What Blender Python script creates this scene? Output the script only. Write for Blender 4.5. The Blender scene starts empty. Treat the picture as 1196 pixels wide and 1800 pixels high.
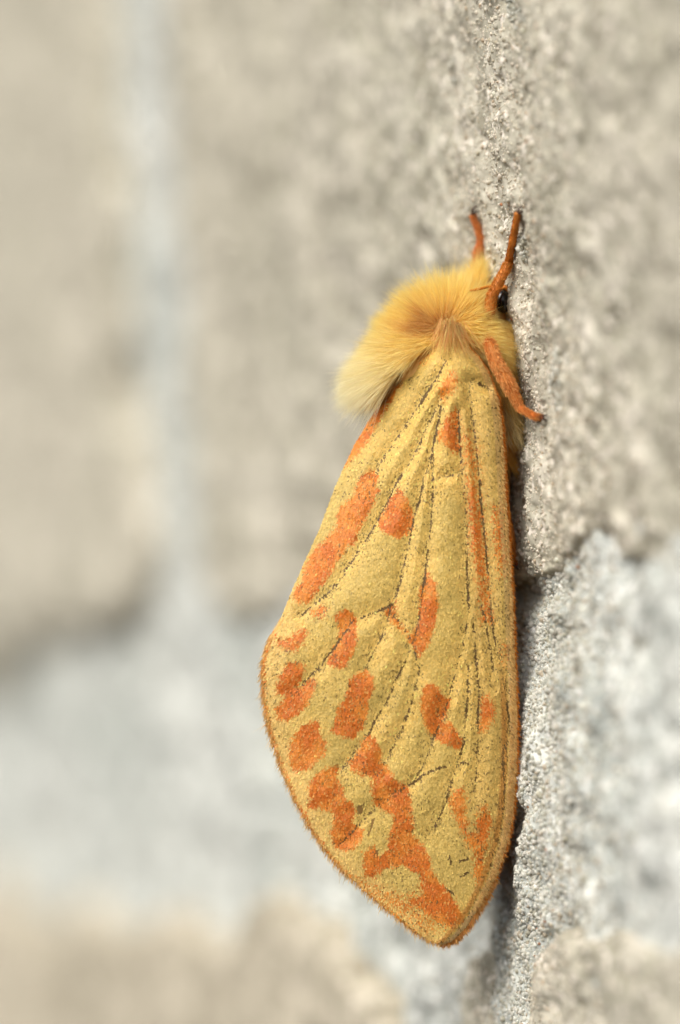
import bpy, math
import numpy as np
from mathutils import Vector

rng = np.random.default_rng(7)
sc = bpy.context.scene
MM = 0.001                      # geometry is worked out in millimetres, built in metres
S, D = 38.0, 240.0              # photo pixels per mm in the focus plane, camera distance (mm)

# ------------------------------------------------------------------ camera
cam_d = bpy.data.cameras.new('camera')
cam = bpy.data.objects.new('camera', cam_d)
sc.collection.objects.link(cam)
cam.location = (0, -D*MM, 0)
cam.rotation_euler = (math.radians(90), 0, 0)
cam_d.sensor_fit = 'VERTICAL'
cam_d.sensor_height = 36.0
cam_d.lens = 36.0*D/(1800.0/S)
cam_d.clip_start = 0.01
cam_d.clip_end = 20.0
cam_d.dof.use_dof = True
cam_d.dof.focus_distance = D*MM
cam_d.dof.aperture_fstop = cam_d.lens/13.0      # iris about 13 mm across
cam_d.dof.aperture_blades = 0
sc.camera = cam

# ------------------------------------------------------------------ light: soft overcast day
SUN_EL, SUN_DIR = 42.0, (-0.70, -0.71)
world = bpy.data.worlds.new('World'); sc.world = world; world.use_nodes = True
nt = world.node_tree; nt.nodes.clear()
sky = nt.nodes.new('ShaderNodeTexSky'); sky.sky_type = 'NISHITA'; sky.sun_disc = False
sky.sun_elevation = math.radians(SUN_EL)
sky.sun_rotation = math.atan2(SUN_DIR[0], SUN_DIR[1])
sky.dust_density = 6.0; sky.air_density = 1.0; sky.ozone_density = 1.0
hs = nt.nodes.new('ShaderNodeHueSaturation'); hs.inputs['Saturation'].default_value = 0.35
bg = nt.nodes.new('ShaderNodeBackground'); bg.inputs['Strength'].default_value = 0.13
wo = nt.nodes.new('ShaderNodeOutputWorld')
nt.links.new(sky.outputs[0], hs.inputs['Color']); nt.links.new(hs.outputs[0], bg.inputs[0]); nt.links.new(bg.outputs[0], wo.inputs[0])
sun_d = bpy.data.lights.new('sun', 'SUN'); sun_d.energy = 1.5; sun_d.angle = math.radians(35); sun_d.color = (1.0, 0.94, 0.84)
sun = bpy.data.objects.new('sun', sun_d); sc.collection.objects.link(sun)
ce = math.cos(math.radians(SUN_EL)); ln = math.hypot(*SUN_DIR)
sun.rotation_euler = Vector((SUN_DIR[0]/ln*ce, SUN_DIR[1]/ln*ce, math.sin(math.radians(SUN_EL)))).to_track_quat('Z', 'Y').to_euler()
vs = sc.view_settings
vs.view_transform = 'Standard'; vs.look = 'None'; vs.exposure = 0.3; vs.gamma = 1.0; vs.use_curve_mapping = False
sc.cycles.use_denoising = True
sc.cycles.max_bounces = 12; sc.cycles.diffuse_bounces = 10; sc.cycles.transmission_bounces = 10; sc.cycles.transparent_max_bounces = 8

# ------------------------------------------------------------------ helpers
def lin(r, g, b, k=1.0):
    c = np.array([r, g, b], float)/255.0
    return np.where(c <= .04045, c/12.92, ((c+.055)/1.055)**2.4)*k
def px(u, v, y=0.0):
    """photo pixel + depth (mm behind the focus plane) -> point in mm"""
    f = (D+np.asarray(y, float))/D
    return np.stack(np.broadcast_arrays((np.asarray(u, float)-598)/S*f, np.asarray(y, float)*1.0, (900-np.asarray(v, float))/S*f), -1)
def sstep(a, b, x):
    t = np.clip((x-a)/(b-a), 0, 1); return t*t*(3-2*t)
TAB = np.random.default_rng(3).random((8, 256, 256))
def vn(x, y, s=0):
    t = TAB[s % 8]; xi = np.floor(x).astype(int); yi = np.floor(y).astype(int)
    fx = x-xi; fy = y-yi; fx = fx*fx*fx*(fx*(fx*6-15)+10); fy = fy*fy*fy*(fy*(fy*6-15)+10)
    a = t[xi & 255, yi & 255]; b = t[(xi+1) & 255, yi & 255]; c = t[xi & 255, (yi+1) & 255]; d = t[(xi+1) & 255, (yi+1) & 255]
    return (a*(1-fx)+b*fx)*(1-fy)+(c*(1-fx)+d*fx)*fy*1.0-0.5
def fbm(x, y, wl, oct=3, s=0, gain=.5):
    h = 0; a = 1.0
    for i in range(oct):
        ca, sa = math.cos(1.1*i+.4), math.sin(1.1*i+.4)
        h = h+a*vn((x*ca-y*sa)/wl+17.3*i+5*s, (x*sa+y*ca)/wl-9.1*i+3*s, s+i); a *= gain; wl *= .5
    return h
def worley(x, y, wl, s=0):
    x = x/wl; y = y/wl; xi = np.floor(x).astype(int); yi = np.floor(y).astype(int); best = np.full(x.shape, 9.0)
    for i in (-1, 0, 1):
        for j in (-1, 0, 1):
            cx = xi+i; cy = yi+j
            dx = cx+TAB[s % 8][cx & 255, cy & 255]-x; dy = cy+TAB[(s+1) % 8][cx & 255, cy & 255]-y
            best = np.minimum(best, dx*dx+dy*dy)
    return np.sqrt(best)
def poly_sd(P, poly):
    """signed distance to polygon, positive inside"""
    poly = np.asarray(poly, float); A = poly; B = np.roll(poly, -1, 0)
    d = np.full(len(P), 1e9); ins = np.zeros(len(P), bool)
    for a, b in zip(A, B):
        e = b-a; w = P-a; t = np.clip((w@e)/(e@e+1e-12), 0, 1)
        d = np.minimum(d, np.hypot(w[:, 0]-t*e[0], w[:, 1]-t*e[1]))
        cond = ((a[1] > P[:, 1]) != (b[1] > P[:, 1]))
        with np.errstate(divide='ignore', invalid='ignore'):
            xs = (b[0]-a[0])*(P[:, 1]-a[1])/(b[1]-a[1]+1e-15)+a[0]
        ins ^= cond & (P[:, 0] < xs)
    return np.where(ins, d, -d)
def line_d(P, lines):
    d = np.full(len(P), 1e9)
    for L in lines:
        L = np.asarray(L, float)
        for a, b in zip(L[:-1], L[1:]):
            e = b-a; w = P-a; t = np.clip((w@e)/(e@e+1e-12), 0, 1)
            d = np.minimum(d, np.hypot(w[:, 0]-t*e[0], w[:, 1]-t*e[1]))
    return d
def mesh(name, V, F, mat, parent=None, col=None, smooth=True, kind=None, label=None):
    """V in mm; F: list of (M,k) index arrays; col: per-vertex linear rgb"""
    if isinstance(F, np.ndarray): F = [F]
    F = [f for f in F if len(f)]
    m = bpy.data.meshes.new(name)
    m.vertices.add(len(V)); m.vertices.foreach_set('co', (np.asarray(V, np.float32)*MM).ravel())
    tot = np.concatenate([np.full(len(f), f.shape[1], np.int32) for f in F])
    idx = np.concatenate([f.ravel() for f in F]).astype(np.int32)
    m.loops.add(len(idx)); m.loops.foreach_set('vertex_index', idx)
    st = np.zeros(len(tot), np.int32); st[1:] = np.cumsum(tot)[:-1]
    m.polygons.add(len(tot)); m.polygons.foreach_set('loop_start', st); m.polygons.foreach_set('loop_total', tot)
    m.polygons.foreach_set('use_smooth', np.full(len(tot), smooth))
    m.update(calc_edges=True)
    if col is not None:
        a = m.attributes.new('Col', 'FLOAT_COLOR', 'POINT')
        c = np.ones((len(V), 4), np.float32); c[:, :3] = col; a.data.foreach_set('color', c.ravel())
    m.materials.append(mat)
    o = bpy.data.objects.new(name, m); sc.collection.objects.link(o)
    if parent is not None: o.parent = parent
    if kind: o['kind'] = kind
    if label: o['label'] = label
    return o
def grid_faces(nr, nc, wrap=False):
    i = np.arange(nr-1)[:, None]*nc; j = np.arange(nc if wrap else nc-1)[None, :]; j2 = (j+1) % nc
    return np.stack([i+j, i+j2, i+nc+j2, i+nc+j], -1).reshape(-1, 4)
def norm(a): return a/(np.linalg.norm(a, axis=-1, keepdims=True)+1e-12)
def hairs(name, P, Dr, L, B, r, c0, c1, mat, parent, K=4, kind='stuff'):
    """tapering flattened hairs as one mesh; P roots, Dr directions, L lengths, B bend"""
    n = len(P); Dr = norm(Dr); s = np.linspace(0, 1, K)
    C = P[:, None]+Dr[:, None]*(L[:, None]*s)[..., None]+B[:, None]*(L[:, None]*s**2)[..., None]
    a = norm(np.cross(Dr, norm(rng.normal(size=(n, 3)))))
    V = []; CL = []
    for k in range(K-1):
        rr = (1.35*r*(1-.7*s[k]**1.5))[:, None]
        for sg in (-1, 1): V.append(C[:, k]+sg*rr*a); CL.append(c0+(c1-c0)*s[k])
    V.append(C[:, -1]); CL.append(c1)
    m = len(V); V = np.stack(V, 1).reshape(-1, 3); CL = np.stack(CL, 1).reshape(-1, 3)
    q4 = [[2*k, 2*k+1, 2*k+3, 2*k+2] for k in range(K-2)]; q3 = [[2*(K-2), 2*(K-2)+1, m-1]]
    base = (np.arange(n)*m)[:, None, None]
    F = [(base+np.array(q3)[None]).reshape(-1, 3), (base+np.array(q4)[None]).reshape(-1, 4)]
    return mesh(name, V, F, mat, parent, CL, True, kind)

# ------------------------------------------------------------------ materials
def newmat(name):
    m = bpy.data.materials.new(name); m.use_nodes = True; n = m.node_tree.nodes; n.clear()
    out = n.new('ShaderNodeOutputMaterial'); p = n.new('ShaderNodeBsdfPrincipled'); m.node_tree.links.new(p.outputs[0], out.inputs[0])
    return m, m.node_tree, p, out
def attr_mat(name, rough, spec, transl=0.0, sheen=0.0, bump=None):
    m, t, p, out = newmat(name); a = t.nodes.new('ShaderNodeAttribute'); a.attribute_name = 'Col'
    t.links.new(a.outputs['Color'], p.inputs['Base Color']); p.inputs['Roughness'].default_value = rough; p.inputs['Specular IOR Level'].default_value = spec
    if sheen: p.inputs['Sheen Weight'].default_value = sheen
    if bump:
        tc = t.nodes.new('ShaderNodeTexCoord'); nz = t.nodes.new('ShaderNodeTexNoise'); nz.inputs['Scale'].default_value = bump[0]; nz.inputs['Detail'].default_value = 4
        b = t.nodes.new('ShaderNodeBump'); b.inputs['Strength'].default_value = bump[1]; b.inputs['Distance'].default_value = bump[2]
        t.links.new(tc.outputs['Object'], nz.inputs['Vector']); t.links.new(nz.outputs['Fac'], b.inputs['Height']); t.links.new(b.outputs[0], p.inputs['Normal'])
    if transl:
        tr = t.nodes.new('ShaderNodeBsdfTranslucent'); t.links.new(a.outputs['Color'], tr.inputs['Color'])
        mx = t.nodes.new('ShaderNodeMixShader'); mx.inputs[0].default_value = transl
        t.links.new(p.outputs[0], mx.inputs[1]); t.links.new(tr.outputs[0], mx.inputs[2]); t.links.new(mx.outputs[0], out.inputs[0])
    return m
def rock_mat(name, stops, fleck, pit, tint, rough=.9):
    """mottled mineral: patches of several sizes, pale crystals, dark pits, rusty specks"""
    m, t, p, out = newmat(name); N = t.nodes; K = t.links
    tc = N.new('ShaderNodeTexCoord')
    def noise(scale, det, ro=.6, off=0):
        mp = N.new('ShaderNodeMapping'); mp.inputs['Location'].default_value = (off, off*1.7, -off)
        K.new(tc.outputs['Object'], mp.inputs['Vector'])
        z = N.new('ShaderNodeTexNoise'); z.inputs['Scale'].default_value = scale; z.inputs['Detail'].default_value = det; z.inputs['Roughness'].default_value = ro
        K.new(mp.outputs[0], z.inputs['Vector']); return z.outputs['Fac']
    def ramp(fac, pts):
        r = N.new('ShaderNodeValToRGB'); e = r.color_ramp.elements
        while len(e) < len(pts): e.new(.5)
        for el, (pos, c) in zip(e, pts): el.position = pos; el.color = (*c, 1)
        K.new(fac, r.inputs[0]); return r.outputs[0]
    def mix(fac, a, b, mode='MIX'):
        x = N.new('ShaderNodeMix'); x.data_type = 'RGBA'; x.blend_type = mode
        if isinstance(fac, float): x.inputs[0].default_value = fac
        else: K.new(fac, x.inputs[0])
        for i, c in ((6, a), (7, b)):
            if isinstance(c, tuple): x.inputs[i].default_value = (*c, 1)
            else: K.new(c, x.inputs[i])
        return x.outputs[2]
    base = ramp(noise(330, 5, .65), stops)
    big = ramp(noise(95, 3, .5, .013), [(.35, (0, 0, 0)), (.65, (1, 1, 1))])
    base = mix(big, base, mix(1.0, base, tint, 'MULTIPLY'))
    base = mix(1.0, base, ramp(noise(820, 3, .55, .061), [(.3, (.70, .69, .66)), (.5, (1, 1, 1)), (.7, (1.22, 1.22, 1.22))]), 'MULTIPLY')
    base = mix(ramp(noise(1900, 3, .6, .02), [(.56, (0, 0, 0)), (.66, (1, 1, 1))]), base, fleck)
    base = mix(ramp(noise(1400, 4, .7, .031), [(.33, (1, 1, 1)), (.42, (0, 0, 0))]), base, pit)
    base = mix(ramp(noise(2600, 2, .5, .047), [(.74, (0, 0, 0)), (.78, (1, 1, 1))]), base, (.36, .2, .11))
    K.new(base, p.inputs['Base Color'])
    p.inputs['Roughness'].default_value = rough; p.inputs['Specular IOR Level'].default_value = .3
    b = N.new('ShaderNodeBump'); b.inputs['Strength'].default_value = .6; b.inputs['Distance'].default_value = .00006
    K.new(noise(6000, 4, .7, .05), b.inputs['Height']); K.new(b.outputs[0], p.inputs['Normal'])
    return m
M_STONE = rock_mat('beige_stone', [(.28, tuple(lin(138, 133, 119))), (.45, tuple(lin(173, 168, 152))), (.6, tuple(lin(190, 185, 170))), (.75, tuple(lin(218, 211, 198)))],
                   tuple(lin(228, 220, 208)), tuple(lin(150, 144, 127)), (.88, .89, .87))
M_MORTAR = rock_mat('grey_white_mortar', [(.28, tuple(lin(150, 153, 149))), (.45, tuple(lin(184, 187, 182))), (.6, tuple(lin(203, 205, 199))), (.75, tuple(lin(226, 226, 219)))],
                    tuple(lin(232, 231, 226)), tuple(lin(158, 160, 154)), (.82, .845, .835))
M_STONE_BROWN = rock_mat('brownish_stone', [(.28, tuple(lin(136, 127, 110))), (.45, tuple(lin(174, 166, 148))), (.6, tuple(lin(194, 186, 168))), (.75, tuple(lin(212, 203, 186)))],
                   tuple(lin(216, 207, 192)), tuple(lin(128, 120, 102)), (.86, .86, .84))
M_SAND = attr_mat('sand_crystals', .6, .3, .4)
M_SCALE = attr_mat('wing_scales', .5, .35, .22)
M_WING = attr_mat('wing_membrane', .6, .3, .35)
M_FUR = attr_mat('moth_fur', .7, .12, .5)
M_SKIN = attr_mat('moth_skin', .6, .3, bump=(4000, .5, .00005))
M_LEG = attr_mat('leg_chitin', .5, .35, bump=(9000, .6, .00003))
M_LEGFUR = attr_mat('leg_fur', .55, .25, .3)
m, t, p, out = newmat('eye_black'); p.inputs['Base Color'].default_value = (.008, .005, .003, 1); p.inputs['Roughness'].default_value = .18
M_EYE = m
m, t, p, out = newmat('claw_dark'); p.inputs['Base Color'].default_value = (.05, .022, .012, 1); p.inputs['Roughness'].default_value = .3
M_CLAW = m

# ------------------------------------------------------------------ the wall
# wall frame: t runs along the wall away from the camera (to the left), z up, h out of the wall
KS = 3.0; q = math.hypot(1, KS)
ET = np.array([-1/q, KS/q]); NN = np.array([-KS/q, -1/q])
X0 = (954-598)/S
def macro(t, z):
    """large swells of the wall face"""
    v = 900-z*S                                    # roughly the photo row near the focus plane
    h = np.interp(v, [-200, 0, 360, 560, 760, 1000, 1300, 1700, 2000], [2.0, 1.75, 1.1, .4, .1, -.15, .45, .45, .4])
    h = h*np.exp(-np.abs(t)/45)-.35*np.exp(-((t-8)/4.0)**2)*sstep(380, 520, v)
    h = h+.45*np.exp(-((t-3)/2.5)**2)*sstep(1080, 1200, v)
    return h+.55*fbm(t, z, 14, 2, 1)
def wall_pt(t, z, h):
    t, z, h = np.broadcast_arrays(t, z, h)
    return np.stack([X0+t*ET[0]+h*NN[0], t*ET[1]+h*NN[1], z], -1)
def px_to_tz(u, v):
    k = (np.asarray(u, float)-598)/S/D
    t = (X0-k*D)/(k*ET[1]-ET[0]); y = t*ET[1]
    return np.stack([t, (900-np.asarray(v, float))/S*(D+y)/D], -1)
POLY = {
 'near': [(1420, 1090), (1250, 1045), (1196, 1035), (1120, 1000), (1055, 940), (1010, 1000), (940, 1036), (905, 1036), (700, 1080), (470, 1105), (405, 1085), (368, 1000), (340, 500), (311, 0), (298, -300), (1420, -300)],
 'far': [(236, -300), (246, 0), (260, 400), (276, 700), (296, 980), (285, 1090), (180, 1150), (0, 1185), (-220, 1190), (-220, -300)],
 'lowfar': [(-220, 1565), (0, 1580), (300, 1590), (500, 1585), (640, 1645), (740, 1735), (765, 2100), (-220, 2100)],
 'lownear': [(962, 2100), (955, 1730), (985, 1675), (1040, 1635), (1196, 1650), (1420, 1660), (1420, 2100)],
 'lowmid': [(815, 2100), (822, 1760), (845, 1672), (878, 1655), (905, 1700), (912, 2100)],
}
TZ = {k: px_to_tz(*np.array(v, float).T) for k, v in POLY.items()}
def axis(lo, hi, pts):
    out = [lo]
    while out[-1] < hi: out.append(out[-1]+np.interp(out[-1], *zip(*pts)))
    return np.array(out)
TST = [(-30, .3), (-8, .12), (-5, .065), (9, .065), (16, .16), (50, .35), (130, .6)]
def mortar_h(t, z):
    mac = macro(t, z)
    h = mac+.1+.75*fbm(t, z, 4.5, 3, 2)+.22*fbm(t, z, .9, 2, 4)
    w = worley(t+.1*fbm(t, z, .5, 1, 5), z, .30, 1)
    h = h-.55*np.exp(-((t-.5)/4)**2-((z+3.9)/.7)**2)
    return h+.55*fbm(t, z, 1.8, 2, 7)+.10*np.sqrt(np.clip(1-w*w*1.6, 0, 1))
def stone_sd(k, t, z):
    d = poly_sd(np.stack([t, z], -1), TZ[k])
    return d+1.0*fbm(t, z, 3.0, 3, 5)+5.0*fbm(t, z, 12.0, 2, 6)*sstep(14, 26, t)
def stone_h(k, t, z, sd):
    lift = {'near': .75, 'far': 2.0, 'lowfar': 1.9, 'lownear': .8, 'lowmid': .7}[k]
    h = macro(t, z)+lift*np.sqrt(np.clip(1-(1-np.clip(sd/1.8, 0, 1))**2, 0, 1))-np.clip(.5-sd, 0, 3)*2.2
    rel = .5*fbm(t, z, 5, 2, 3)+.38*fbm(t, z, 1.5, 3, 6)+.55*np.exp(-((t-1.5)/3.0)**2-((z+1.6)/2.2)**2)*(k == 'near')+.08*fbm(t, z, .42, 2, 2)
    pits = -.09*sstep(.2, .38, fbm(t, z, .9, 2, 7))
    return h+rel+pits
def wall_depth(u, v):
    """depth y at which the pixel's ray meets the wall face"""
    ys = np.linspace(-25, 60, 3400); P = px(u, v, ys)
    rel = P[:, :2]-[X0, 0]; t = rel@ET; h = rel@NN; z = P[:, 2]; top = mortar_h(t, z)
    for k in TZ:
        sd = stone_sd(k, t, z); top = np.maximum(top, np.where(sd > -.7, stone_h(k, t, z, sd), -99))
    return ys[np.argmax(h < top+.05)]
wall = bpy.data.objects.new('stone_wall', None); sc.collection.objects.link(wall)
wall['label'] = 'rough pale beige stone wall with gritty grey-white mortar joints'; wall['category'] = 'wall'

def build_face(name, mat, tl, tr, zl, zr, hfun, keep, zst, back, label=None):
    ta = axis(tl, tr, TST); za = axis(zl, zr, [(-60, zst), (60, zst)])
    T, Z = [a.ravel() for a in np.meshgrid(ta, za)]
    H = hfun(T, Z); kp = keep(T, Z)
    nr, nc = len(za), len(ta)
    F = grid_faces(nr, nc)
    F = F[kp[F].any(1)]
    V = wall_pt(T, Z, H)
    used = np.zeros(len(V), bool); used[F.ravel()] = True
    remap = np.cumsum(used)-1; V = V[used]; F = remap[F]
    # close it behind: sides down to a back plane so that the piece has real depth
    e = np.concatenate([F[:, [0, 1]], F[:, [1, 2]], F[:, [2, 3]], F[:, [3, 0]]])
    key = np.sort(e, 1); _, inv, cnt = np.unique(key[:, 0].astype(np.int64)*len(V)+key[:, 1], return_inverse=True, return_counts=True)
    be = e[cnt[inv] == 1]; bv = np.unique(be.ravel()); mp = np.full(len(V), -1); mp[bv] = len(V)+np.arange(len(bv))
    BV = V[bv].copy(); BV[:, :2] -= NN*back
    F2 = np.stack([be[:, 1], be[:, 0], mp[be[:, 0]], mp[be[:, 1]]], -1)
    return mesh(name, np.concatenate([V, BV]), np.concatenate([F, F2]), mat, wall, label=label)
stone_label = {'near': 'large beige stone under the moth', 'far': 'beige stone beyond the upright mortar joint', 'lowfar': 'brownish beige stone below the mortar bed',
               'lownear': 'pale stone at the foot of the mortar bed', 'lowmid': 'small pale stone set in the lower mortar'}
for k in ('near', 'far', 'lowfar', 'lownear', 'lowmid'):
    lo = TZ[k].min(0); hi = TZ[k].max(0)
    lo = np.maximum(lo-1.2, [-28, -38]); hi = np.minimum(hi+1.2, [120, 38])
    cache = {}
    def hf(T, Z, k=k):
        cache['sd'] = stone_sd(k, T, Z); return stone_h(k, T, Z, cache['sd'])
    build_face('stone', M_STONE_BROWN if k == 'lowfar' else M_STONE, lo[0], hi[0], lo[1], hi[1], hf, lambda T, Z: cache['sd'] > -.7, .085 if k not in ('far', 'lowfar') else .2, 6, stone_label[k])
def mkeep(T, Z):
    s = np.full(len(T), -9.)
    for k in TZ: s = np.maximum(s, poly_sd(np.stack([T, Z], -1), TZ[k]))
    return s < 2.4
build_face('mortar', M_MORTAR, -28, 118, -38, 38, mortar_h, mkeep, .085, 9, 'gritty grey-white mortar between the stones')

# loose sand crystals standing proud of the face
ph = (1+5**.5)/2
IV = norm(np.array([(-1, ph, 0), (1, ph, 0), (-1, -ph, 0), (1, -ph, 0), (0, -1, ph), (0, 1, ph), (0, -1, -ph), (0, 1, -ph), (ph, 0, -1), (ph, 0, 1), (-ph, 0, -1), (-ph, 0, 1)], float))
IF = np.array([(0, 11, 5), (0, 5, 1), (0, 1, 7), (0, 7, 10), (0, 10, 11), (1, 5, 9), (5, 11, 4), (11, 10, 2), (10, 7, 6), (7, 1, 8), (3, 9, 4), (3, 4, 2), (3, 2, 6), (3, 6, 8), (3, 8, 9), (4, 9, 5), (2, 4, 11), (6, 2, 10), (8, 6, 7), (9, 8, 1)])
ng = 34000
gt = np.clip(rng.normal(0, 5.0, ng), -14, 16); gz = rng.uniform(-26, 26, ng)
best = mortar_h(gt, gz); isst = np.zeros(ng, bool)
for k in TZ:
    sd = stone_sd(k, gt, gz); h = np.where(sd > -.7, stone_h(k, gt, gz, sd), -99); isst |= h > best; best = np.maximum(best, h)
keepg = (~isst) | (rng.random(ng) < .45)
gt, gz, best, isst = gt[keepg], gz[keepg], best[keepg], isst[keepg]; ng = len(gt)
rad = rng.gamma(6, .0125, ng)*np.where(isst, .8, 1.0); rad = np.clip(rad, .03, .2)
C = wall_pt(gt, gz, best+rad*.05)
R = norm(rng.normal(size=(ng, 3))); A2 = norm(np.cross(R, rng.normal(size=(ng, 3)))); A3 = np.cross(R, A2)
sc3 = rng.uniform(.65, 1.3, (ng, 3))*rad[:, None]
loc = IV[None]*rng.uniform(.9, 1.1, (ng, 12, 1))
V = C[:, None]+loc[..., :1]*(R*sc3[:, :1])[:, None]+loc[..., 1:2]*(A2*sc3[:, 1:2])[:, None]+loc[..., 2:]*(A3*sc3[:, 2:])[:, None]
cs = np.array([lin(222, 218, 208), lin(205, 203, 192), lin(232, 226, 216), lin(190, 184, 166), lin(200, 186, 166), lin(166, 160, 146), lin(182, 132, 98)])
ci = rng.choice(7, ng, p=[.32, .22, .22, .14, .07, .027, .003])
cg = cs[ci]*rng.uniform(.85, 1.1, (ng, 1)); cg = np.where((~isst)[:, None], cg*[.97, 1.0, 1.01], cg*[1.0, .97, .92])
mesh('sand', V.reshape(-1, 3), (np.arange(ng)[:, None, None]*12+IF[None]).reshape(-1, 3), M_SAND, wall, np.repeat(np.minimum(cg*1.1, .9), 12, 0), True, 'stuff', 'loose sand crystals on the wall face')

# ------------------------------------------------------------------ the moth
moth = bpy.data.objects.new('moth', None); sc.collection.objects.link(moth)
moth['label'] = 'furry yellow moth with orange blotched wings clinging head-up to the stone wall'; moth['category'] = 'moth'
EL3 = np.array([-ET[0], -ET[1], 0.0]); N3 = np.array([NN[0], NN[1], 0.0])     # sideways towards the camera; out of the wall (the moth's back)
def axis_y(u): return (np.asarray(u, float)-598)/S/KS+1.0                       # depth of the body's plane of symmetry

# --- forewing outline (photo pixels), left = inner + outer margin, right = costa
LEFT = np.array([(786, 588), (752, 612), (722, 640), (690, 680), (650, 737), (622, 785), (603, 825), (585, 868), (562, 930), (537, 985), (513, 1040), (492, 1092), (474, 1120), (464, 1150), (460, 1185), (463, 1230), (471, 1275), (484, 1318), (500, 1362), (520, 1408), (545, 1455), (575, 1500), (613, 1540), (655, 1577), (697, 1612), (735, 1642), (760, 1657), (778, 1662)], float)
RIGHT = np.array([(800, 588), (822, 604), (845, 628), (862, 655), (876, 692), (884, 740), (888, 800), (892, 880), (898, 960), (903, 1040), (906, 1120), (910, 1200), (912, 1280), (911, 1350), (906, 1420), (896, 1480), (876, 1540), (850, 1592), (825, 1630), (800, 1655), (780, 1662)], float)
VT, VB = 588., 1662.
def Lf(v): return np.interp(v, LEFT[:, 1], LEFT[:, 0])
def Rf(v): return np.interp(v, RIGHT[:, 1], RIGHT[:, 0])
Z2 = lambda pts: [(440+a/2.3, 720+b/2.3) for a, b in pts]
Z3 = lambda pts: [(440+a/2.3, 1160+b/2.3) for a, b in pts]
Z4 = lambda pts: [(650+a/4.43, 560+b/4.43) for a, b in pts]
Z5 = lambda pts: [(700+a/5.2, 1000+b/5.2) for a, b in pts]
Z6 = lambda pts: [(580+a/3.417, 1280+b/3.417) for a, b in pts]
Z7 = lambda pts: [(600+a/3.7375, 800+b/3.7375) for a, b in pts]
Z8 = lambda pts: [(450+a/4.784, 1000+b/4.784) for a, b in pts]
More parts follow.
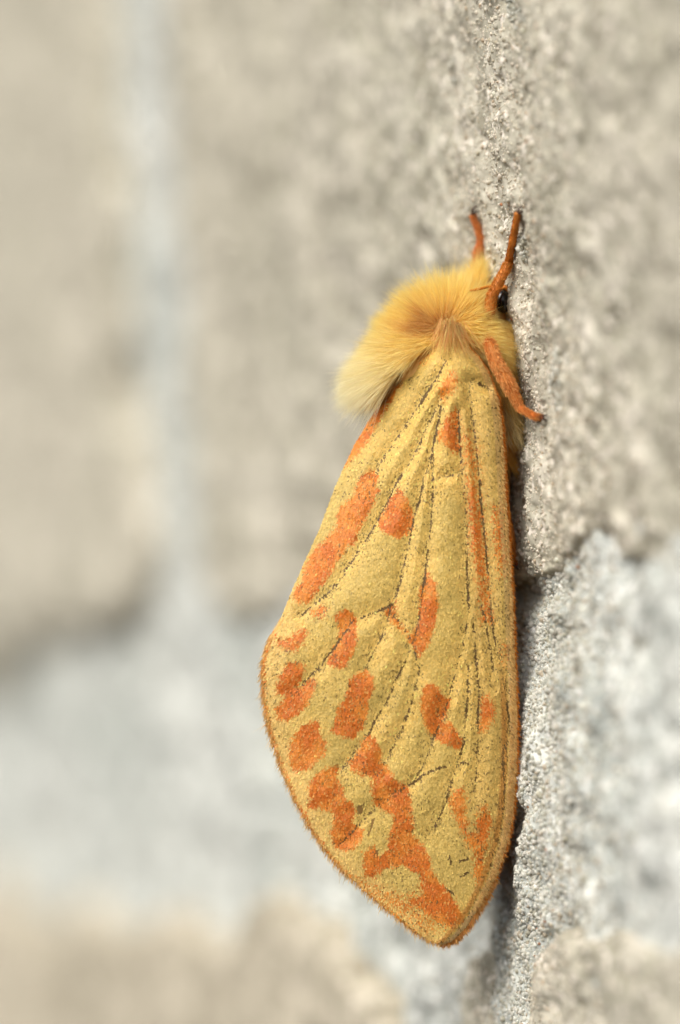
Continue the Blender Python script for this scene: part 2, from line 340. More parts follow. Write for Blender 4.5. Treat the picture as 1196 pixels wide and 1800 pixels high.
SPOTS = [  # (polygon, strength, edge softness in px)
 ([(728, 628), (714, 655), (692, 697), (676, 720), (657, 759), (631, 794), (607, 820), (612, 800), (628, 765), (642, 738), (660, 705), (685, 672), (705, 645)], 1, 3),
 (Z2([(480, 245), (515, 255), (515, 320), (490, 400), (460, 450), (430, 520), (385, 570), (345, 620), (310, 690), (270, 730), (240, 775), (180, 770), (175, 740), (215, 690), (215, 640), (250, 580), (300, 530), (345, 480), (360, 410), (420, 340), (450, 270)]), 1, 3),
 (Z7([(380, 225), (410, 240), (440, 300), (470, 370), (480, 410), (465, 470), (430, 520), (380, 540), (340, 535), (290, 505), (250, 460), (250, 410), (290, 370), (320, 290)]), 1, 2),
 (Z5([(265, 20), (300, 80), (345, 130), (355, 230), (370, 330), (350, 420), (325, 520), (300, 620), (250, 720), (205, 785), (165, 780), (120, 690), (95, 640), (140, 580), (180, 480), (205, 380), (190, 250), (215, 160), (245, 90)]), 1, 2),
 (Z2([(535, 810), (560, 795), (590, 775), (590, 815), (600, 855), (635, 895), (650, 930), (630, 910), (575, 860)]), .8, 4),
 (Z8([(655, 390), (700, 360), (770, 345), (820, 370), (840, 420), (845, 560), (835, 640), (800, 740), (740, 820), (700, 830), (620, 790), (625, 740), (660, 670), (700, 600), (710, 520), (690, 450)]), 1, 2),
 (Z8([(470, 350), (570, 310), (605, 340), (570, 400), (520, 410)]), .8, 5),
 (Z8([(160, 540), (200, 590), (270, 600), (310, 580), (340, 540), (390, 500), (420, 530), (400, 610), (340, 680), (230, 660), (180, 600)]), .95, 4),
 (Z8([(300, 260), (330, 180), (380, 190), (360, 250)]), .6, 8),
 (Z8([(270, 800), (330, 790), (395, 810), (380, 890), (350, 960), (330, 1010), (400, 990), (490, 940), (480, 1020), (420, 1140), (350, 1210), (260, 1270), (190, 1250), (180, 1180), (250, 1120), (270, 1040), (180, 1050), (210, 920)]), 1, 3),
 (Z8([(920, 850), (990, 910), (980, 1020), (950, 1100), (930, 1200), (890, 1330), (820, 1420), (700, 1390), (640, 1350), (680, 1280), (700, 1180), (760, 1100), (790, 1000), (810, 920)]), 1, 2),
 (Z3([(215, 265), (270, 255), (275, 310), (305, 330), (290, 385), (240, 430), (190, 445), (165, 420), (160, 350), (185, 300)]), 1, 3),
 (Z3([(245, 500), (290, 450), (350, 435), (345, 480), (370, 520), (375, 575), (410, 580), (420, 620), (400, 660), (455, 690), (450, 720), (410, 760), (350, 755), (330, 700), (345, 640), (330, 605), (240, 590)]), 1, 3),
 (Z6([(230, 40), (270, 60), (300, 120), (315, 200), (360, 250), (380, 300), (460, 345), (475, 390), (490, 470), (495, 560), (500, 630), (550, 700), (590, 760), (605, 850), (640, 900), (690, 950), (720, 1010), (760, 1060), (805, 1120), (790, 1170), (720, 1185), (640, 1160), (560, 1090), (490, 1060), (480, 1020), (560, 1000), (560, 930), (530, 870), (440, 820), (370, 830), (310, 850), (270, 895), (215, 890), (205, 750), (270, 710), (300, 770), (350, 730), (360, 650), (390, 590), (380, 520), (330, 490), (270, 460), (255, 400), (260, 290), (200, 275), (130, 240), (125, 200), (170, 150), (190, 90)]), 1, 3),
 (Z3([(640, 960), (700, 930), (760, 940), (820, 990), (860, 1040), (800, 1075), (720, 1060)]), .75, 10),
 (Z5([(260, 1065), (320, 1055), (375, 1080), (395, 1150), (470, 1180), (460, 1260), (430, 1340), (400, 1400), (490, 1420), (550, 1500), (590, 1600), (560, 1640), (440, 1600), (310, 1530), (240, 1410), (215, 1280), (205, 1180), (225, 1110)]), 1, 2),
 (Z5([(760, 1190), (800, 1165), (850, 1180), (875, 1250), (870, 1330), (830, 1430), (770, 1500), (745, 1480), (755, 1330)]), .9, 4),
 (Z6([(720, 450), (750, 380), (800, 360), (815, 440), (820, 560), (830, 640), (880, 620), (890, 520), (930, 470), (970, 550), (960, 640), (930, 720), (920, 830), (920, 930), (885, 920), (870, 830), (880, 720), (830, 700), (800, 620), (760, 540)]), .9, 5),
 (Z4([(560, 500), (600, 440), (650, 410), (670, 500), (620, 590), (560, 640), (540, 570)]), .85, 5),
 (Z4([(560, 850), (610, 760), (680, 700), (700, 760), (700, 900), (710, 1020), (660, 1040), (600, 990), (540, 930)]), 1, 4),
 (Z4([(720, 860), (780, 900), (830, 1010), (850, 1200), (860, 1420), (780, 1420), (770, 1200), (730, 1040)]), .6, 8),
 (Z7([(830, 120), (890, 130), (915, 300), (935, 500), (950, 700), (970, 900), (990, 1100), (930, 1100), (900, 800), (860, 600), (830, 350)]), .75, 6),
 (Z7([(1000, 340), (1060, 340), (1070, 560), (1090, 760), (1050, 790), (1010, 600)]), .7, 6),
 (Z5([(960, 700), (1030, 700), (1040, 860), (960, 840)]), .5, 8),
 (Z3([(420, 880), (480, 900), (560, 930), (660, 970), (770, 1060), (720, 1110), (600, 1030), (480, 950)]), .5, 8),
 (Z4([(420, 260), (460, 250), (440, 310), (330, 380), (230, 460), (130, 560), (150, 500), (300, 350)]), .75, 6),
]
VEINS = [
 Z4([(590, 330), (540, 440), (440, 590), (330, 760), (190, 960), (90, 1120), (60, 1190)]),
 Z4([(560, 620), (500, 740), (430, 870), (390, 980), (320, 1110), (240, 1230), (190, 1320)])+Z7([(330, 260), (250, 410), (180, 530), (100, 650), (30, 760)])+Z8([(740, 60), (650, 160), (560, 250), (470, 310), (390, 390)]),
 Z4([(560, 680), (500, 960), (470, 1110), (420, 1240), (395, 1400)])+Z7([(490, 370), (460, 500), (430, 640), (400, 770), (370, 900), (330, 980), (310, 1060), (300, 1120)])+Z8([(1120, 390), (1070, 550), (980, 720), (920, 840)]),
 Z4([(495, 980), (490, 1150), (495, 1390)])+Z7([(600, 100), (600, 250), (590, 430), (570, 620), (555, 760), (530, 930), (510, 1080)])+Z5([(160, 590), (150, 650), (120, 700)]),
 Z5([(120, 700), (60, 860), (0, 1000)])+Z8([(1190, 900), (1120, 1080), (1020, 1240), (960, 1370)])+Z6([(130, 170), (70, 250)]),
 Z5([(160, 760), (200, 940), (160, 1080), (110, 1260), (20, 1500)])+Z6([(390, 80), (340, 190), (290, 280)]),
 Z8([(1160, 300), (1050, 345), (960, 380), (880, 410), (830, 430)]),
 Z8([(820, 430), (700, 610), (570, 780), (470, 890), (360, 1000), (300, 1060)]),
 Z2([(580, 830), (640, 910), (655, 950)]),
 Z4([(690, 720), (710, 1050), (720, 1200), (740, 1390)])+Z7([(820, 300), (815, 450), (830, 640), (825, 820), (835, 1000)])+Z5([(640, 120), (650, 300), (640, 450), (610, 620), (570, 780), (520, 960), (480, 1120), (430, 1300), (340, 1520)])+Z6([(620, 60), (570, 200), (510, 310), (470, 350), (380, 390), (240, 510), (70, 690)]),
 Z5([(690, 480), (700, 700), (720, 920), (740, 1100), (730, 1300), (730, 1520)])+Z6([(890, 40), (885, 200), (870, 380)]),
 Z5([(640, 880), (640, 1100), (620, 1350), (600, 1560)])+Z6([(810, 60), (760, 250), (720, 350), (700, 440), (650, 550), (590, 650)]),
 Z4([(770, 500), (800, 760), (830, 1000), (860, 1300), (870, 1410)])+Z7([(910, 230), (935, 450), (955, 650), (970, 850), (985, 1050)])+Z5([(830, 300), (870, 580), (900, 740), (960, 900), (980, 1100), (1010, 1350), (1020, 1540)])+Z6([(1040, 150), (1050, 400), (1020, 640), (960, 840)]),
 Z5([(760, 330), (800, 480), (850, 800), (890, 1060)]),
 Z4([(640, 1215), (545, 1230)]), Z4([(700, 1205), (640, 1215)]),
 Z4([(780, 490), (870, 510), (920, 540)]),
]
SCR = [Z6([(480, 345), (560, 280), (640, 245), (690, 228)]), Z6([(790, 205), (830, 210)]), Z6([(720, 770), (725, 810)]), Z6([(780, 800), (830, 780)]), Z6([(790, 890), (830, 860)]), Z6([(700, 960), (740, 990)])]
BARE = [Z6([(160, 470), (215, 440), (200, 520), (165, 520)]), Z6([(250, 545), (280, 540), (240, 650), (220, 650)]), Z6([(250, 745), (300, 720), (320, 690), (290, 770)]), Z4([(530, 1235), (590, 1225), (545, 1260)])]
ROOT = np.array([800., 560.])

def wing_y(u, v, vd=None):
    """depth of the wing face at a photo pixel: tent-shaped, pleated along the veins"""
    u = np.asarray(u, float); v = np.asarray(v, float); P = np.stack([u, v], -1)
    l = Lf(v); r = Rf(v); f = np.clip((u-l)/np.maximum(r-l, 1), 0, 1)
    tl = np.interp(v, [588, 1130, 1400, 1662], [0, 0, 1, 1])
    yl = axis_y(l)*(1-tl)+tl*np.interp(v, [1130, 1400, 1662], [-.15, -.25, .1])
    yl = yl-sstep(900, 610, v)*np.maximum(yl-1.0, 0)
    yr = np.interp(v, [588, 700, 900, 1200, 1500, 1662], [-.5, -.45, -.3, -.2, .05, .1])
    y = yl*(1-f)+yr*f-.9*np.sin(np.pi*np.clip(f, 0, 1))**.8*np.interp(v, [588, 700, 1300, 1662], [.9, 1.0, .7, .1])
    e = np.minimum(r-u, 26)/26.0; y = y+.28*(1-np.clip(e, 0, 1))**2
    if vd is None: vd = line_d(P, VEINS)
    wd = np.interp(v, [600, 900, 1662], [13, 17, 22])
    y = y-.15*(1-np.exp(-(vd/wd)**1.7))*np.interp(v, [600, 760, 1000, 1600], [1.9, 1.6, 1.05, .6])
    y = y+.10*fbm(u, v, 70, 2, 1)+.035*fbm(u, v, 16, 2, 2)
    return y
W_BASE, W_YEL, W_PALE = lin(221, 190, 104), lin(236, 200, 110), lin(222, 192, 128)
W_OR, W_OR2, W_DARK, W_COSTA = lin(214, 118, 38), lin(228, 144, 54), lin(108, 82, 42), lin(226, 146, 60)
def pattern(P, soft):
    """scale colour at photo pixels; soft = random numbers that break up the edges"""
    u, v = P[:, 0], P[:, 1]; n = len(P)
    vd = line_d(P, VEINS); l = Lf(v); r = Rf(v)
    c = np.repeat(W_BASE[None], n, 0)
    olive = sstep(6, 22, vd)*(.5+.6*fbm(u, v, 90, 2, 3)); c = c+(lin(210, 182, 101)-c)*np.clip(olive, 0, 1)[:, None]
    yel = np.clip(.55-1.4*fbm(u, v, 60, 2, 5)-.5*sstep(6, 25, vd)+.4*sstep(900, 650, v), 0, 1)*.8; c = c+(W_YEL-c)*yel[:, None]
    om = sstep(70, 12, u-l)*sstep(980, 1130, v)*.85; c = c+(lin(236, 200, 120)-c)*om[:, None]
    cz = sstep(95, 60, r-u)*sstep(1600, 1400, v)*sstep(640, 760, v)*.55; c = c+(lin(206, 170, 92)-c)*cz[:, None]
    o = np.zeros(n)
    for poly, st, sf in SPOTS:
        sd = poly_sd(P, poly)+4*fbm(u, v, 9, 3, 4)+.6+2.2*sstep(680, 600, u)*sstep(1080, 1200, v); o = np.maximum(o, st*sstep(-2.4*sf, 2.4*sf, sd))
    edge = sstep(11, 3, u-l+3*fbm(u, v, 20, 2, 6))*sstep(1080, 1150, v)*.45; o = np.maximum(o, edge)
    o2 = sstep(.22, .78, o*1.08+(soft[0]-.5)*.8*(o > .02))*(.5+.5*((soft[0]*7.3 % 1) < .9)); oc = W_OR+(W_OR2-W_OR)*np.clip(.35+1.9*fbm(u, v, 26, 3, 7), 0, 1)[:, None]
    c = c+(oc-c)*np.clip(o2, 0, 1)[:, None]
    # costa: pale rim, orange-brown line at the very edge and inside the rim
    d = r-u; low = sstep(1120, 1260, v)
    c = c+(lin(186, 122, 48)-c)*(sstep(34, 27, d)*sstep(17, 22, d)*low*.75)[:, None]
    c = c+(lin(236, 200, 142)-c)*(sstep(18, 14, d)*(.45+.55*low)*.85)[:, None]
    c = c+(W_COSTA-c)*(sstep(4.5, 2.0, d)*.9)[:, None]
    dark = np.clip(.75*sstep(2.4, .5, vd+2.4*fbm(u, v, 14, 2, 2))*(.8+1.1*fbm(u, v, 40, 2, 6)), 0, 1)
    dark = np.maximum(dark, .85*sstep(3.0, 1.0, line_d(P, SCR)))
    spk = .10*sstep(.0, .3, fbm(u, v, 60, 2, 2))+.012+.13*sstep(15, 5, vd)+.10*sstep(40, 20, d)*sstep(650, 700, v)
    dm = np.maximum((soft[1] < dark*1.1)*1.0, (soft[1] > 1-spk*.55)*.75)
    bare = np.zeros(n)
    for b in BARE: bare = np.maximum(bare, sstep(-2, 2, poly_sd(P, b)))
    return c, dm, bare
# membrane grid
nv, nu = 420, 150
vv = VT+(VB-VT)*(1-np.cos(np.linspace(0, np.pi, nv)))/2*.35+(VB-VT)*np.linspace(0, 1, nv)*.65
ff = np.linspace(0, 1, nu)
U = Lf(vv)[:, None]*(1-ff)+Rf(vv)[:, None]*ff; Vv = np.repeat(vv[:, None], nu, 1)
P2 = np.stack([U.ravel(), Vv.ravel()], -1)
Y = wing_y(P2[:, 0], P2[:, 1])
front = px(P2[:, 0], P2[:, 1], Y); back = front+[0, .07, 0]
colm, dmm, bare = pattern(P2, (np.full(len(P2), .3), rng.random(len(P2))))
colm = colm*.92; colm = colm+(W_DARK-colm)*(dmm*.45)[:, None]; colm = colm+(lin(150, 112, 66)-colm)*(bare*.85)[:, None]
gf = grid_faces(nv, nu); nP = len(P2)
rim = np.concatenate([np.arange(nu), np.arange(1, nv)*nu+nu-1, (nv-1)*nu+np.arange(nu-2, -1, -1), np.arange(nv-2, 0, -1)*nu]); rim2 = np.roll(rim, -1)
FW = np.concatenate([gf, gf[:, ::-1]+nP, np.stack([rim2, rim, rim+nP, rim2+nP], -1)])
wing = mesh('forewing', np.concatenate([front, back]), FW, M_WING, moth, np.concatenate([colm, colm*.9]), label='wing on the open side with orange blotches and dark veins')
# scales: overlapping rounded flakes lying towards the outer margin
sp = 2.3
gu, gv = np.meshgrid(np.arange(455, 918, sp), np.arange(590, 1664, sp))
Q = np.stack([gu.ravel(), gv.ravel()], -1)+rng.uniform(-.62, .62, (gu.size, 2))*sp
ok = (Q[:, 0] > Lf(Q[:, 1])+.5) & (Q[:, 0] < Rf(Q[:, 1])-.5) & (Q[:, 1] > 592) & (Q[:, 1] < 1660); Q = Q[ok]
soft = (rng.random(len(Q)), rng.random(len(Q)))
cq, dq, bq = pattern(Q, soft)
kp = rng.random(len(Q)) > bq*.93; Q, cq, dq = Q[kp], cq[kp], dq[kp]
ns = len(Q)
dirq = norm(Q-ROOT); dirq = norm(dirq+rng.normal(0, .17, (ns, 2))+.25*np.stack([fbm(Q[:, 0], Q[:, 1], 50, 2, 3), fbm(Q[:, 0], Q[:, 1], 50, 2, 4)], -1))
e1 = .8
y0 = wing_y(Q[:, 0], Q[:, 1]); yu = wing_y(Q[:, 0]+e1, Q[:, 1]); yv = wing_y(Q[:, 0], Q[:, 1]+e1)
side = np.stack([-dirq[:, 1], dirq[:, 0]], -1)
length = rng.uniform(3.6, 5.6, ns); width = rng.uniform(1.2, 1.8, ns); lift = rng.uniform(.006, .028, ns); roll = rng.normal(0, .007, ns)
prof = [(-.5, .55, 0.0), (.2, 1.0, .5), (.5, .62, 1.0)]
Vs = []
for s_, w_, l_ in prof:
    for sg in (-1, 1):
        off = dirq*(s_*length)[:, None]+side*(sg*w_*width)[:, None]; q2 = Q+off
        yy = y0+(yu-y0)/e1*off[:, 0]+(yv-y0)/e1*off[:, 1]
        Vs.append(px(q2[:, 0], q2[:, 1], yy-.012-l_*lift+sg*roll))
Vs = np.stack(Vs, 1).reshape(-1, 3)
Fs = (np.arange(ns)[:, None, None]*6+np.array([[0, 2, 3, 1], [2, 4, 5, 3]])[None]).reshape(-1, 4)
jit = rng.lognormal(0, .09, (ns, 1)); cq = cq*jit; cq = cq+(W_DARK-cq)*dq[:, None]
bright = rng.random(ns) > .93; cq[bright] = np.minimum(cq[bright]*1.25, .9)
mesh('wing_scales', Vs, Fs, M_SCALE, wing, np.repeat(cq, 6, 0), False, 'stuff')
# fringe of the outer margin and short hairs of the costa
vm = rng.uniform(1085, 1662, 3000); um = Lf(vm)+rng.uniform(-1, 7, len(vm)); d2 = norm(np.stack([um, vm], -1)-ROOT+[-60, 20]); d2 = norm(d2+rng.normal(0, .16, d2.shape))
ym = wing_y(um, vm); Dm = np.stack([d2[:, 0], rng.normal(.1, .2, len(vm)), -d2[:, 1]], -1)
Lm = rng.gamma(6, 1.75, len(vm))/S*np.interp(vm, [1085, 1180, 1662], [1.1, 1.0, .95])
c0 = lin(240, 190, 104)*rng.uniform(.8, 1.05, (len(vm), 1)); c1 = lin(248, 216, 150)*rng.uniform(.8, 1.0, (len(vm), 1))
Pm = px(um, vm, ym+rng.uniform(-.03, .06, len(vm)))
vb = rng.uniform(1545, 1662, 900); ub = Rf(vb)-rng.uniform(-1, 6, 900); db = norm(np.stack([rng.normal(.35, .3, 900), rng.normal(0, .2, 900), -np.ones(900)], -1))
Pb = px(ub, vb, wing_y(ub, vb)); Lb = rng.uniform(5, 13, 900)/S; cb0 = lin(232, 172, 90)*rng.uniform(.75, 1.1, (900, 1)); cb1 = lin(238, 190, 120)*rng.uniform(.8, 1.1, (900, 1))
nc_ = 5200; vc = rng.uniform(690, 1600, nc_); uc = Rf(vc)-rng.uniform(-1, 1, nc_)-rng.random(nc_)*np.interp(vc, [690, 1100, 1300], [7, 9, 19]); dc = norm(np.stack([rng.normal(.75, .2, nc_), rng.normal(-.15, .15, nc_), -rng.uniform(.5, 1.2, nc_)], -1))
Pc = px(uc, vc, wing_y(uc, vc)-.01); Lc = rng.uniform(5, 9, nc_)/S
edge = (Rf(vc)-uc < 4)[:, None]; cc0 = np.where(edge, W_COSTA, lin(238, 204, 134))*rng.uniform(.75, 1.05, (nc_, 1))
hairs('fringe', np.concatenate([Pm, Pb, Pc]), np.concatenate([Dm, db, dc]), np.concatenate([Lm, Lb, Lc]), rng.normal(0, .06, (len(vm)+900+nc_, 3)), np.r_[np.full(len(vm), .012), np.full(900, .015), np.full(nc_, .015)],
      np.concatenate([c0, cb0, cc0]), np.concatenate([c1, cb1, cc0*1.05]), M_FUR, wing, 3)
# inner margin: thin pale hairs
# the other forewing slopes down on the far side of the body: the same wing mirrored at the ridge, row by row
def mirror(Pt, v):
    lx = px(Lf(v), v, wing_y(Lf(v), v)); l0 = lx@EL3+.0; l = Pt@EL3
    return Pt-2*np.maximum(l-l0+.06, .03)[:, None]*EL3
fm = mirror(front, P2[:, 1])-N3*.35; bm_ = fm+EL3*.07
mesh('forewing', np.concatenate([fm, bm_]), FW[:, ::-1], M_WING, moth, np.concatenate([colm, colm*.9]), label='blotched wing folded down on the far side of the body')

# --- body: head, thorax and abdomen as one skin
BR = np.array([(484, 872, .15, .15), (492, 870, .5, .55), (508, 868, .82, .9), (528, 866, .95, 1.1), (540, 856, 1.1, 1.25), (552, 828, 1.8, 1.9), (568, 810, 2.2, 2.3), (610, 794, 2.75, 2.5), (660, 784, 3.2, 2.55), (710, 792, 3.0, 2.4), (760, 806, 2.6, 2.2), (830, 816, 2.2, 2.0), (930, 824, 1.9, 1.8), (1100, 836, 1.6, 1.6), (1260, 846, 1.25, 1.3), (1360, 852, .8, .8), (1400, 854, .2, .2)])
vr = np.concatenate([np.linspace(484, 760, 110), np.linspace(765, 1400, 70)])
def sm(col):
    y = np.interp(vr, BR[:, 0], BR[:, col]); k = np.ones(7)/7; p_ = np.pad(y, 3, 'edge'); return np.convolve(p_, k, 'valid')
bu, brn, brl = sm(1), sm(2), sm(3)
byc = axis_y(bu)-.55*sstep(590, 530, vr)
na = 72; an = np.linspace(0, 2*np.pi, na, endpoint=False)
BC = px(bu, vr, byc)
BV = BC[:, None]+(np.cos(an)[None, :]*brn[:, None])[..., None]*N3+(np.sin(an)[None, :]*brl[:, None])[..., None]*EL3
nrb = len(vr)
BVf = np.concatenate([BV.reshape(-1, 3), BC[:1], BC[-1:]])
tri = np.concatenate([np.stack([np.full(na, nrb*na), (np.arange(na)+1) % na, np.arange(na)], -1), np.stack([np.full(na, nrb*na+1), (nrb-1)*na+np.arange(na), (nrb-1)*na+(np.arange(na)+1) % na], -1)])
bc = np.repeat(np.where((vr < 545)[:, None], lin(214, 164, 92), lin(222, 176, 104)), na, 0); bc = np.concatenate([bc, bc[:1], bc[-1:]])
body = mesh('body', BVf, [grid_faces(nrb, na, True), tri], M_SKIN, moth, bc)

# fur: hairs comb away from the parting at the wing base
def surf(i, a):
    """body surface point + normal at ring coordinate i (float) and angle a"""
    def at(i, a):
        c = np.stack([np.interp(i, np.arange(nrb), BC[:, k]) for k in range(3)], -1)
        return c+(np.cos(a)*np.interp(i, np.arange(nrb), brn))[:, None]*N3+(np.sin(a)*np.interp(i, np.arange(nrb), brl))[:, None]*EL3
    p0 = at(i, a); d1 = at(i, a+.02)-at(i, a-.02); i0 = np.clip(i-.6, 0, nrb-1); i1 = np.clip(i+.6, 0, nrb-1); d2_ = at(i1, a)-at(i0, a)
    nn = norm(np.cross(d1, d2_)); c = np.stack([np.interp(i, np.arange(nrb), BC[:, k]) for k in range(3)], -1)
    sgn = np.sign(np.sum(nn*(p0-c), -1, keepdims=True)); return p0, nn*sgn
def to_px(P): f = D/(D+P[:, 1]); return P[:, 0]*f*S+598, 900-P[:, 2]*f*S
NH = 330000
# even coverage of the surface from the nose down to the start of the abdomen
i_ = rng.uniform(2, 122, NH); a_ = rng.uniform(-np.pi, np.pi, NH)
wgt = np.interp(i_, np.arange(nrb), (brn+brl)/2); kp = rng.random(NH) < wgt/2.9
i_, a_ = i_[kp], a_[kp]
P, Nn = surf(i_, a_); hu, hv = to_px(P)
inw = (hu > Lf(hv)-4) & (hu < Rf(hv)-4) & (hv > 588) & (Nn[:, 1] < .3)
eyez = (np.hypot((hu-880)/38, (hv-520)/42) < 1) & (Nn[:, 1] < .2)
inw |= eyez | ((hu < 740) & (hv > 668))
far = Nn[:, 1] > .75
kp = ~inw & ~(far & (rng.random(len(P)) < .6)) & ~((hv > 800))
P, Nn, hu, hv = P[kp], Nn[kp], hu[kp], hv[kp]; n = len(P)
O = px(778, 574, 0.)
rad2 = np.stack([hu-778, np.zeros(n), -(hv-574)], -1); dist = np.linalg.norm(rad2, axis=1); radn = norm(rad2)
head = sstep(556, 540, hv)*sstep(842, 856, hu)
clump = np.stack([fbm(hu, hv, 13, 2, 1), fbm(hu, hv, 13, 2, 3), fbm(hu, hv, 13, 2, 5)], -1)
sweep = sstep(600, 700, hv)
Dh = .62*Nn+.75*radn+np.stack([-.15*sweep, np.zeros(n), -.25*sweep], -1)+.16*clump+rng.normal(0, .16, (n, 3))
right = sstep(830, 880, hu); Dh = Dh+right[:, None]*np.array([.25, -.1, -.6])
Dh = norm(Dh)
Lh = 2.05+.35*sstep(850, 800, hu)*sstep(590, 560, hv)+.15*sstep(800, 640, hu)+.45*sstep(600, 680, hv)*sstep(760, 680, hu)
Lh = Lh*(1-.22*np.exp(-((hu-690)/40)**2-((hv-590)/40)**2))*rng.uniform(.68, 1.06, n)*(1-.35*right)*(1-.62*head)*(1-(1-np.interp(dist, [0, 25, 60], [.35, .6, 1]))*sstep(556, 572, hv))
Lh = Lh*(1-.62*np.exp(-((hu-852)/34)**2-((hv-552)/26)**2)*(Nn[:, 1] < .3))
Bh = np.stack([rng.normal(0, .08, n), rng.normal(0, .08, n), rng.normal(-.10, .10, n)-.05*sweep], -1)+.12*clump
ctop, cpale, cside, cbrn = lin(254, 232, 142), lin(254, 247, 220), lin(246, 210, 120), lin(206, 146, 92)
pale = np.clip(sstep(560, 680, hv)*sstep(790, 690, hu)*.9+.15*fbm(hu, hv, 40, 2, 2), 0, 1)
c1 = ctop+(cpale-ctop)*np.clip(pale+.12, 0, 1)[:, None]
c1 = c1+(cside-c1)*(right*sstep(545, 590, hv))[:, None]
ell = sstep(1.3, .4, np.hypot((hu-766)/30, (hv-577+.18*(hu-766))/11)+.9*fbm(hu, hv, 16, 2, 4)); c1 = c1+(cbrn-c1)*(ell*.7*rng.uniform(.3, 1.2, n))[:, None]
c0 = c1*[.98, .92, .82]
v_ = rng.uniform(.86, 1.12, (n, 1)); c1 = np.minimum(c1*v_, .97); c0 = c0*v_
under = rng.random(n) < .3; Lh = np.where(under, Lh*.42, Lh); Dh = norm(np.where(under[:, None], Dh*1.0-Nn*.25*np.sum(Dh*Nn, 1, keepdims=True), Dh))
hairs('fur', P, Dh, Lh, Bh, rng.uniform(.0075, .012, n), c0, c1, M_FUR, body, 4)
# tuft lying over the wing root, and the pale spike of scales on it
nt_ = 600; tu = rng.normal(0, 1, nt_)
ru = 790+tu*16+rng.normal(0, 4, nt_); rv = 566+np.abs(tu)*9+rng.normal(0, 6, nt_)
Pt = px(ru, rv, wing_y(ru, np.maximum(rv, 600))-.35+rng.uniform(0, .3, nt_))
Dt = np.stack([tu*.34+rng.normal(0, .12, nt_), rng.normal(-.03, .10, nt_), -np.ones(nt_)], -1)
Lt = rng.uniform(.5, 1.8, nt_)*np.exp(-np.abs(tu)*.2)
ct = np.where((rng.random(nt_) < .45)[:, None], lin(253, 230, 150), lin(240, 190, 124))*rng.uniform(.85, 1.05, (nt_, 1))
hairs('tuft', Pt, Dt, Lt, rng.normal(0, .08, (nt_, 3)), np.full(nt_, .014), ct*.8, ct, M_FUR, body, 4)

# short hair along the wing base, under the mane
ne = 1600; ev = rng.uniform(598, 705, ne); eu = Lf(ev)+rng.uniform(-16, 7, ne)
Pe = px(eu, ev, np.where(eu > Lf(ev), wing_y(eu, ev)-.02, wing_y(Lf(ev), ev)+.05*(Lf(ev)-eu)/4)); De = np.stack([-rng.normal(.75, .18, ne), rng.normal(-.25, .15, ne), -rng.uniform(.35, .9, ne)], -1)
ce_ = (lin(196, 142, 82)+(lin(240, 204, 128)-lin(196, 142, 82))*rng.random((ne, 1)))*rng.uniform(.85, 1.05, (ne, 1))
hairs('wing_base_hair', Pe, De, rng.uniform(.35, .95, ne), rng.normal(0, .1, (ne, 3)), np.full(ne, .014), ce_*.85, ce_, M_FUR, body, 4)
# pale hair of the flank showing past the costa
nf = 1500; fv = rng.uniform(615, 752, nf); fu = np.interp(fv, [615, 700, 752], [880, 893, 893])+rng.normal(0, 7, nf)
Pf = px(fu, fv, rng.uniform(.5, 1.7, nf)); Df = np.stack([rng.normal(.42, .14, nf), rng.normal(-.08, .12, nf), -np.ones(nf)], -1)
cf = (lin(240, 206, 128)+(lin(250, 232, 178)-lin(240, 206, 128))*sstep(690, 750, fv)[:, None])*rng.uniform(.8, 1.03, (nf, 1))
hairs('flank_hair', Pf, Df, rng.uniform(.7, 1.6, nf), rng.normal(0, .08, (nf, 3)), np.full(nf, .014), cf*.85, cf, M_FUR, body, 4)
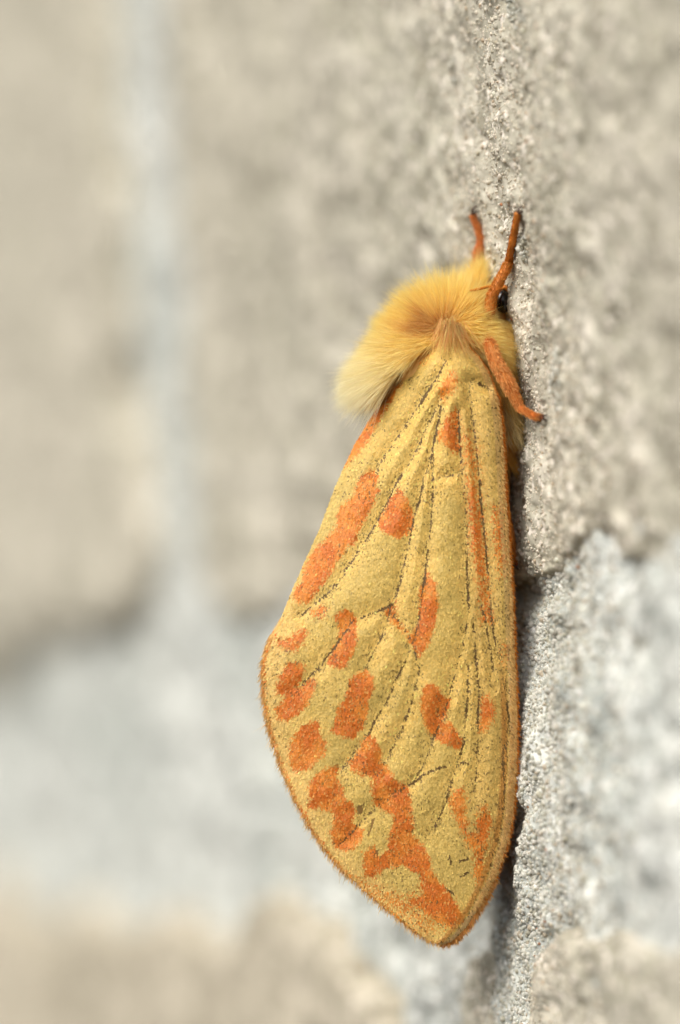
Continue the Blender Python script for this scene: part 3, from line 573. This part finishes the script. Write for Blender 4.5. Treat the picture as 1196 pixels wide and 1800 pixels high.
# --- legs
def leg(pts, label, hairlen, hair_n, claws, tipdark=0, hcol=lin(216, 144, 60)):
    """pts: (u, v, y, diameter px); one continuous limb with ringed tarsus"""
    A = np.array(pts, float); C0 = px(A[:, 0], A[:, 1], A[:, 2]); r0 = A[:, 3]/2/S*.86
    s0 = np.r_[0, np.cumsum(np.linalg.norm(np.diff(C0, axis=0), axis=1))]; nS = 90; s = np.linspace(0, s0[-1], nS)
    Cc = np.stack([np.interp(s, s0, C0[:, k]) for k in range(3)], -1)
    for _ in range(5): Cc[1:-1] = (Cc[:-2]+2*Cc[1:-1]+Cc[2:])/4
    rr = np.interp(s, s0, r0); fr = s/s0[-1]
    rr = rr*(1-.10*(np.abs(((fr*9) % 1)-.5) > .42)*(fr > .45)); rr[-1] *= .5; rr[0] *= .7
    T = norm(np.gradient(Cc, axis=0)); a = norm(np.cross(T, [[0, 1.0, 0]])); b = np.cross(T, a); m_ = 18; th = np.linspace(0, 2*np.pi, m_, endpoint=False)
    ring = a[:, None]*np.cos(th)[None, :, None]+b[:, None]*np.sin(th)[None, :, None]
    V = (Cc[:, None]+ring*rr[:, None, None]).reshape(-1, 3); V = np.concatenate([V, Cc[:1], Cc[-1:]])
    tri = np.concatenate([np.stack([np.full(m_, nS*m_), np.arange(m_), (np.arange(m_)+1) % m_], -1), np.stack([np.full(m_, nS*m_+1), (nS-1)*m_+(np.arange(m_)+1) % m_, (nS-1)*m_+np.arange(m_)], -1)])
    col = lin(214, 134, 58)*np.ones((nS, 1))*(1-.12*np.sin(fr*40))[:, None]; col = col+(lin(120, 58, 26)-col)*(sstep(.9, 1, fr)*tipdark)[:, None]
    colv = np.concatenate([np.repeat(col, m_, 0), col[:1], col[-1:]])
    o = mesh('leg', V, [grid_faces(nS, m_, True), tri], M_LEG, moth, colv, label=label)
    k = rng.integers(0, nS-2, hair_n); q_ = rng.integers(0, m_, hair_n); nrm = ring[k, q_]
    hd = T[k]*1.0+nrm*.55+rng.normal(0, .2, (hair_n, 3)); hc = hcol*rng.uniform(.75, 1.2, (hair_n, 1))
    hc = hc+(lin(120, 60, 28)-hc)*(sstep(.93, 1, fr[k])*tipdark)[:, None]
    ht = np.where(fr[k] > .55, .55, 1.0)*hairlen*rng.uniform(.5, 1.1, hair_n)
    hairs('leg_hair', Cc[k]+nrm*rr[k][:, None]*.97, hd, ht, np.zeros((hair_n, 3)), np.full(hair_n, .013), hc*.85, hc, M_LEGFUR, o, 3)
    for cl in claws:
        Cp = np.array([px(c[0], c[1], c[2]-.3) for c in cl]); tt = np.linspace(0, len(cl)-1, 14); Cs = np.stack([np.interp(tt, np.arange(len(cl)), Cp[:, k2]) for k2 in range(3)], -1)
        for _ in range(2): Cs[1:-1] = (Cs[:-2]+2*Cs[1:-1]+Cs[2:])/4
        Tc = norm(np.gradient(Cs, axis=0)); ac = norm(np.cross(Tc, [[.1, 1.0, 0]])); bc_ = np.cross(Tc, ac); t8 = np.linspace(0, 2*np.pi, 8, endpoint=False)
        rc = np.linspace(.065, .018, 14)
        Vc = (Cs[:, None]+(ac[:, None]*np.cos(t8)[None, :, None]+bc_[:, None]*np.sin(t8)[None, :, None])*rc[:, None, None]).reshape(-1, 3)
        Vc = np.concatenate([Vc, Cs[-1:]]); tr_ = np.stack([np.full(8, 14*8), 13*8+np.arange(8), 13*8+(np.arange(8)+1) % 8], -1)
        mesh('claw', Vc, [grid_faces(14, 8, True), tr_], M_CLAW, o)
    return o
w1 = wall_depth(912, 374)-.1; w2 = wall_depth(832, 374); w3 = wall_depth(958, 735); w4 = min(wall_depth(912, 1000)-.1, 4.0)
print('wall depths', w1, w2, w3, w4)
def lerp(a, b, t): return a+(b-a)*t
b1 = .2
leg([(858, 566, b1+.5, 18), (861, 545, b1, 21), (864, 521, b1-.1, 20), (873, 503, b1-.1, 19), (884, 483, b1-.1, 18), (892, 468, b1, 18), (895, 459, b1, 12), (897, 445, lerp(b1, w1, .2), 13), (902, 423, lerp(b1, w1, .5), 15), (906, 400, lerp(b1, w1, .75), 13), (909, 382, lerp(b1, w1, .95), 12), (910, 372, w1, 11)],
    'orange front leg reaching up past the eye', .18, 5000, [[(911, 375, w1-.05), (912, 367, w1-.08), (920, 360, w1+.1)], [(912, 376, w1-.05), (918, 371, w1), (923, 378, w1+.15)]])
w2 -= .35; b2 = 3.2
leg([(846, 520, b2, 18), (842, 490, b2, 18), (842, 465, b2, 17), (841, 448, lerp(b2, w2, .3), 15), (844, 433, lerp(b2, w2, .45), 14), (846, 420, lerp(b2, w2, .6), 13), (842, 405, lerp(b2, w2, .75), 12), (835, 390, lerp(b2, w2, .9), 11), (831, 377, w2, 10)],
    'orange front leg on the far side of the head', .3, 4500, [[(831, 377, w2), (831, 368, w2-.1), (837, 362, w2-.1), (840, 364, w2+.1)], [(833, 377, w2), (838, 371, w2), (841, 369, w2+.2)]], 0, lin(238, 168, 104))
b3 = -.7
leg([(858, 596, .3, 15), (862, 608, b3, 21), (873, 638, b3-.15, 24), (892, 671, b3-.2, 24), (906, 699, b3-.1, 21), (913, 716, b3, 16), (921, 722, lerp(b3, w3, .2), 13), (937, 731, lerp(b3, w3, .6), 12), (948, 734, lerp(b3, w3, .9), 11), (956, 734, w3, 9)],
    'hairy orange middle leg bent towards the wall', .28, 8000, [[(954, 732, w3), (960, 730, w3), (964, 734, w3+.25)], [(954, 736, w3), (960, 738, w3), (963, 741, w3+.25)]], 1, lin(240, 174, 100))
leg([(868, 800, 2.2, 16), (884, 880, 2.0, 12), (899, 930, 1.5, 11), (903, 960, lerp(1.5, w4, .4), 10), (907, 985, lerp(1.5, w4, .8), 8), (908, 996, w4, 7)],
    'dark tip of a hind leg behind the wing edge', .16, 1200, [[(908, 996, w4), (911, 1001, w4-.05), (916, 1003, w4+.1)]], 1)

# --- eye, palp and antennae
def ellipsoid(name, c, rx, ry, rz, mat, parent, col=None, tilt=0.0):
    th = np.linspace(0, np.pi, 24); ph_ = np.linspace(0, 2*np.pi, 40, endpoint=False)
    X = np.sin(th)[:, None]*np.cos(ph_)*rx; Yy = np.sin(th)[:, None]*np.sin(ph_)*ry; Zz = np.cos(th)[:, None]*np.ones(40)*rz
    ct_, st_ = math.cos(tilt), math.sin(tilt); Xr = X*ct_+Zz*st_; Zr = -X*st_+Zz*ct_
    V = np.stack([Xr, Yy, Zr], -1).reshape(-1, 3)+c
    return mesh(name, V, grid_faces(24, 40, True), mat, parent, None if col is None else np.repeat(col[None], len(V), 0))
ellipsoid('eye', px(884, 529, 1.15), .42, .45, .56, M_EYE, moth, tilt=-.15)
ellipsoid('eye', px(872, 528, 3.55), .40, .42, .52, M_EYE, moth, tilt=-.15)
def feeler(name, pts, r0, r1, c):
    A = np.array(pts, float); Cp = px(A[:, 0], A[:, 1], A[:, 2]); nn_ = 60; tt = np.linspace(0, len(A)-1, nn_)
    Cs = np.stack([np.interp(tt, np.arange(len(A)), Cp[:, k]) for k in range(3)], -1)
    for _ in range(8): Cs[1:-1] = (Cs[:-2]+2*Cs[1:-1]+Cs[2:])/4
    T = norm(np.gradient(Cs, axis=0)); a = norm(np.cross(T, [[.1, 1., .1]])); b = np.cross(T, a); th = np.linspace(0, 2*np.pi, 12, endpoint=False)
    rr = np.linspace(r0, r1, nn_)*(1+.14*np.sin(np.arange(nn_)*1.6)); rr[-1] *= .3
    V = (Cs[:, None]+(a[:, None]*np.cos(th)[None, :, None]+b[:, None]*np.sin(th)[None, :, None])*rr[:, None, None]).reshape(-1, 3)
    return mesh(name, V, grid_faces(nn_, 12, True), M_LEG, moth, np.repeat(c[None], len(V), 0))
feeler('antenna', [(872, 502, .9), (858, 504, .55), (842, 508, .2), (826, 511, .0)], .075, .05, lin(206, 130, 40))
feeler('antenna', [(872, 500, 3.2), (862, 497, 4.0), (850, 498, 4.6)], .075, .05, lin(206, 130, 40))
feeler('palp', [(878, 512, 1.3), (884, 505, 1.1), (890, 505, 1.1), (894, 511, 1.2), (893, 518, 1.3)], .12, .10, lin(200, 124, 44))
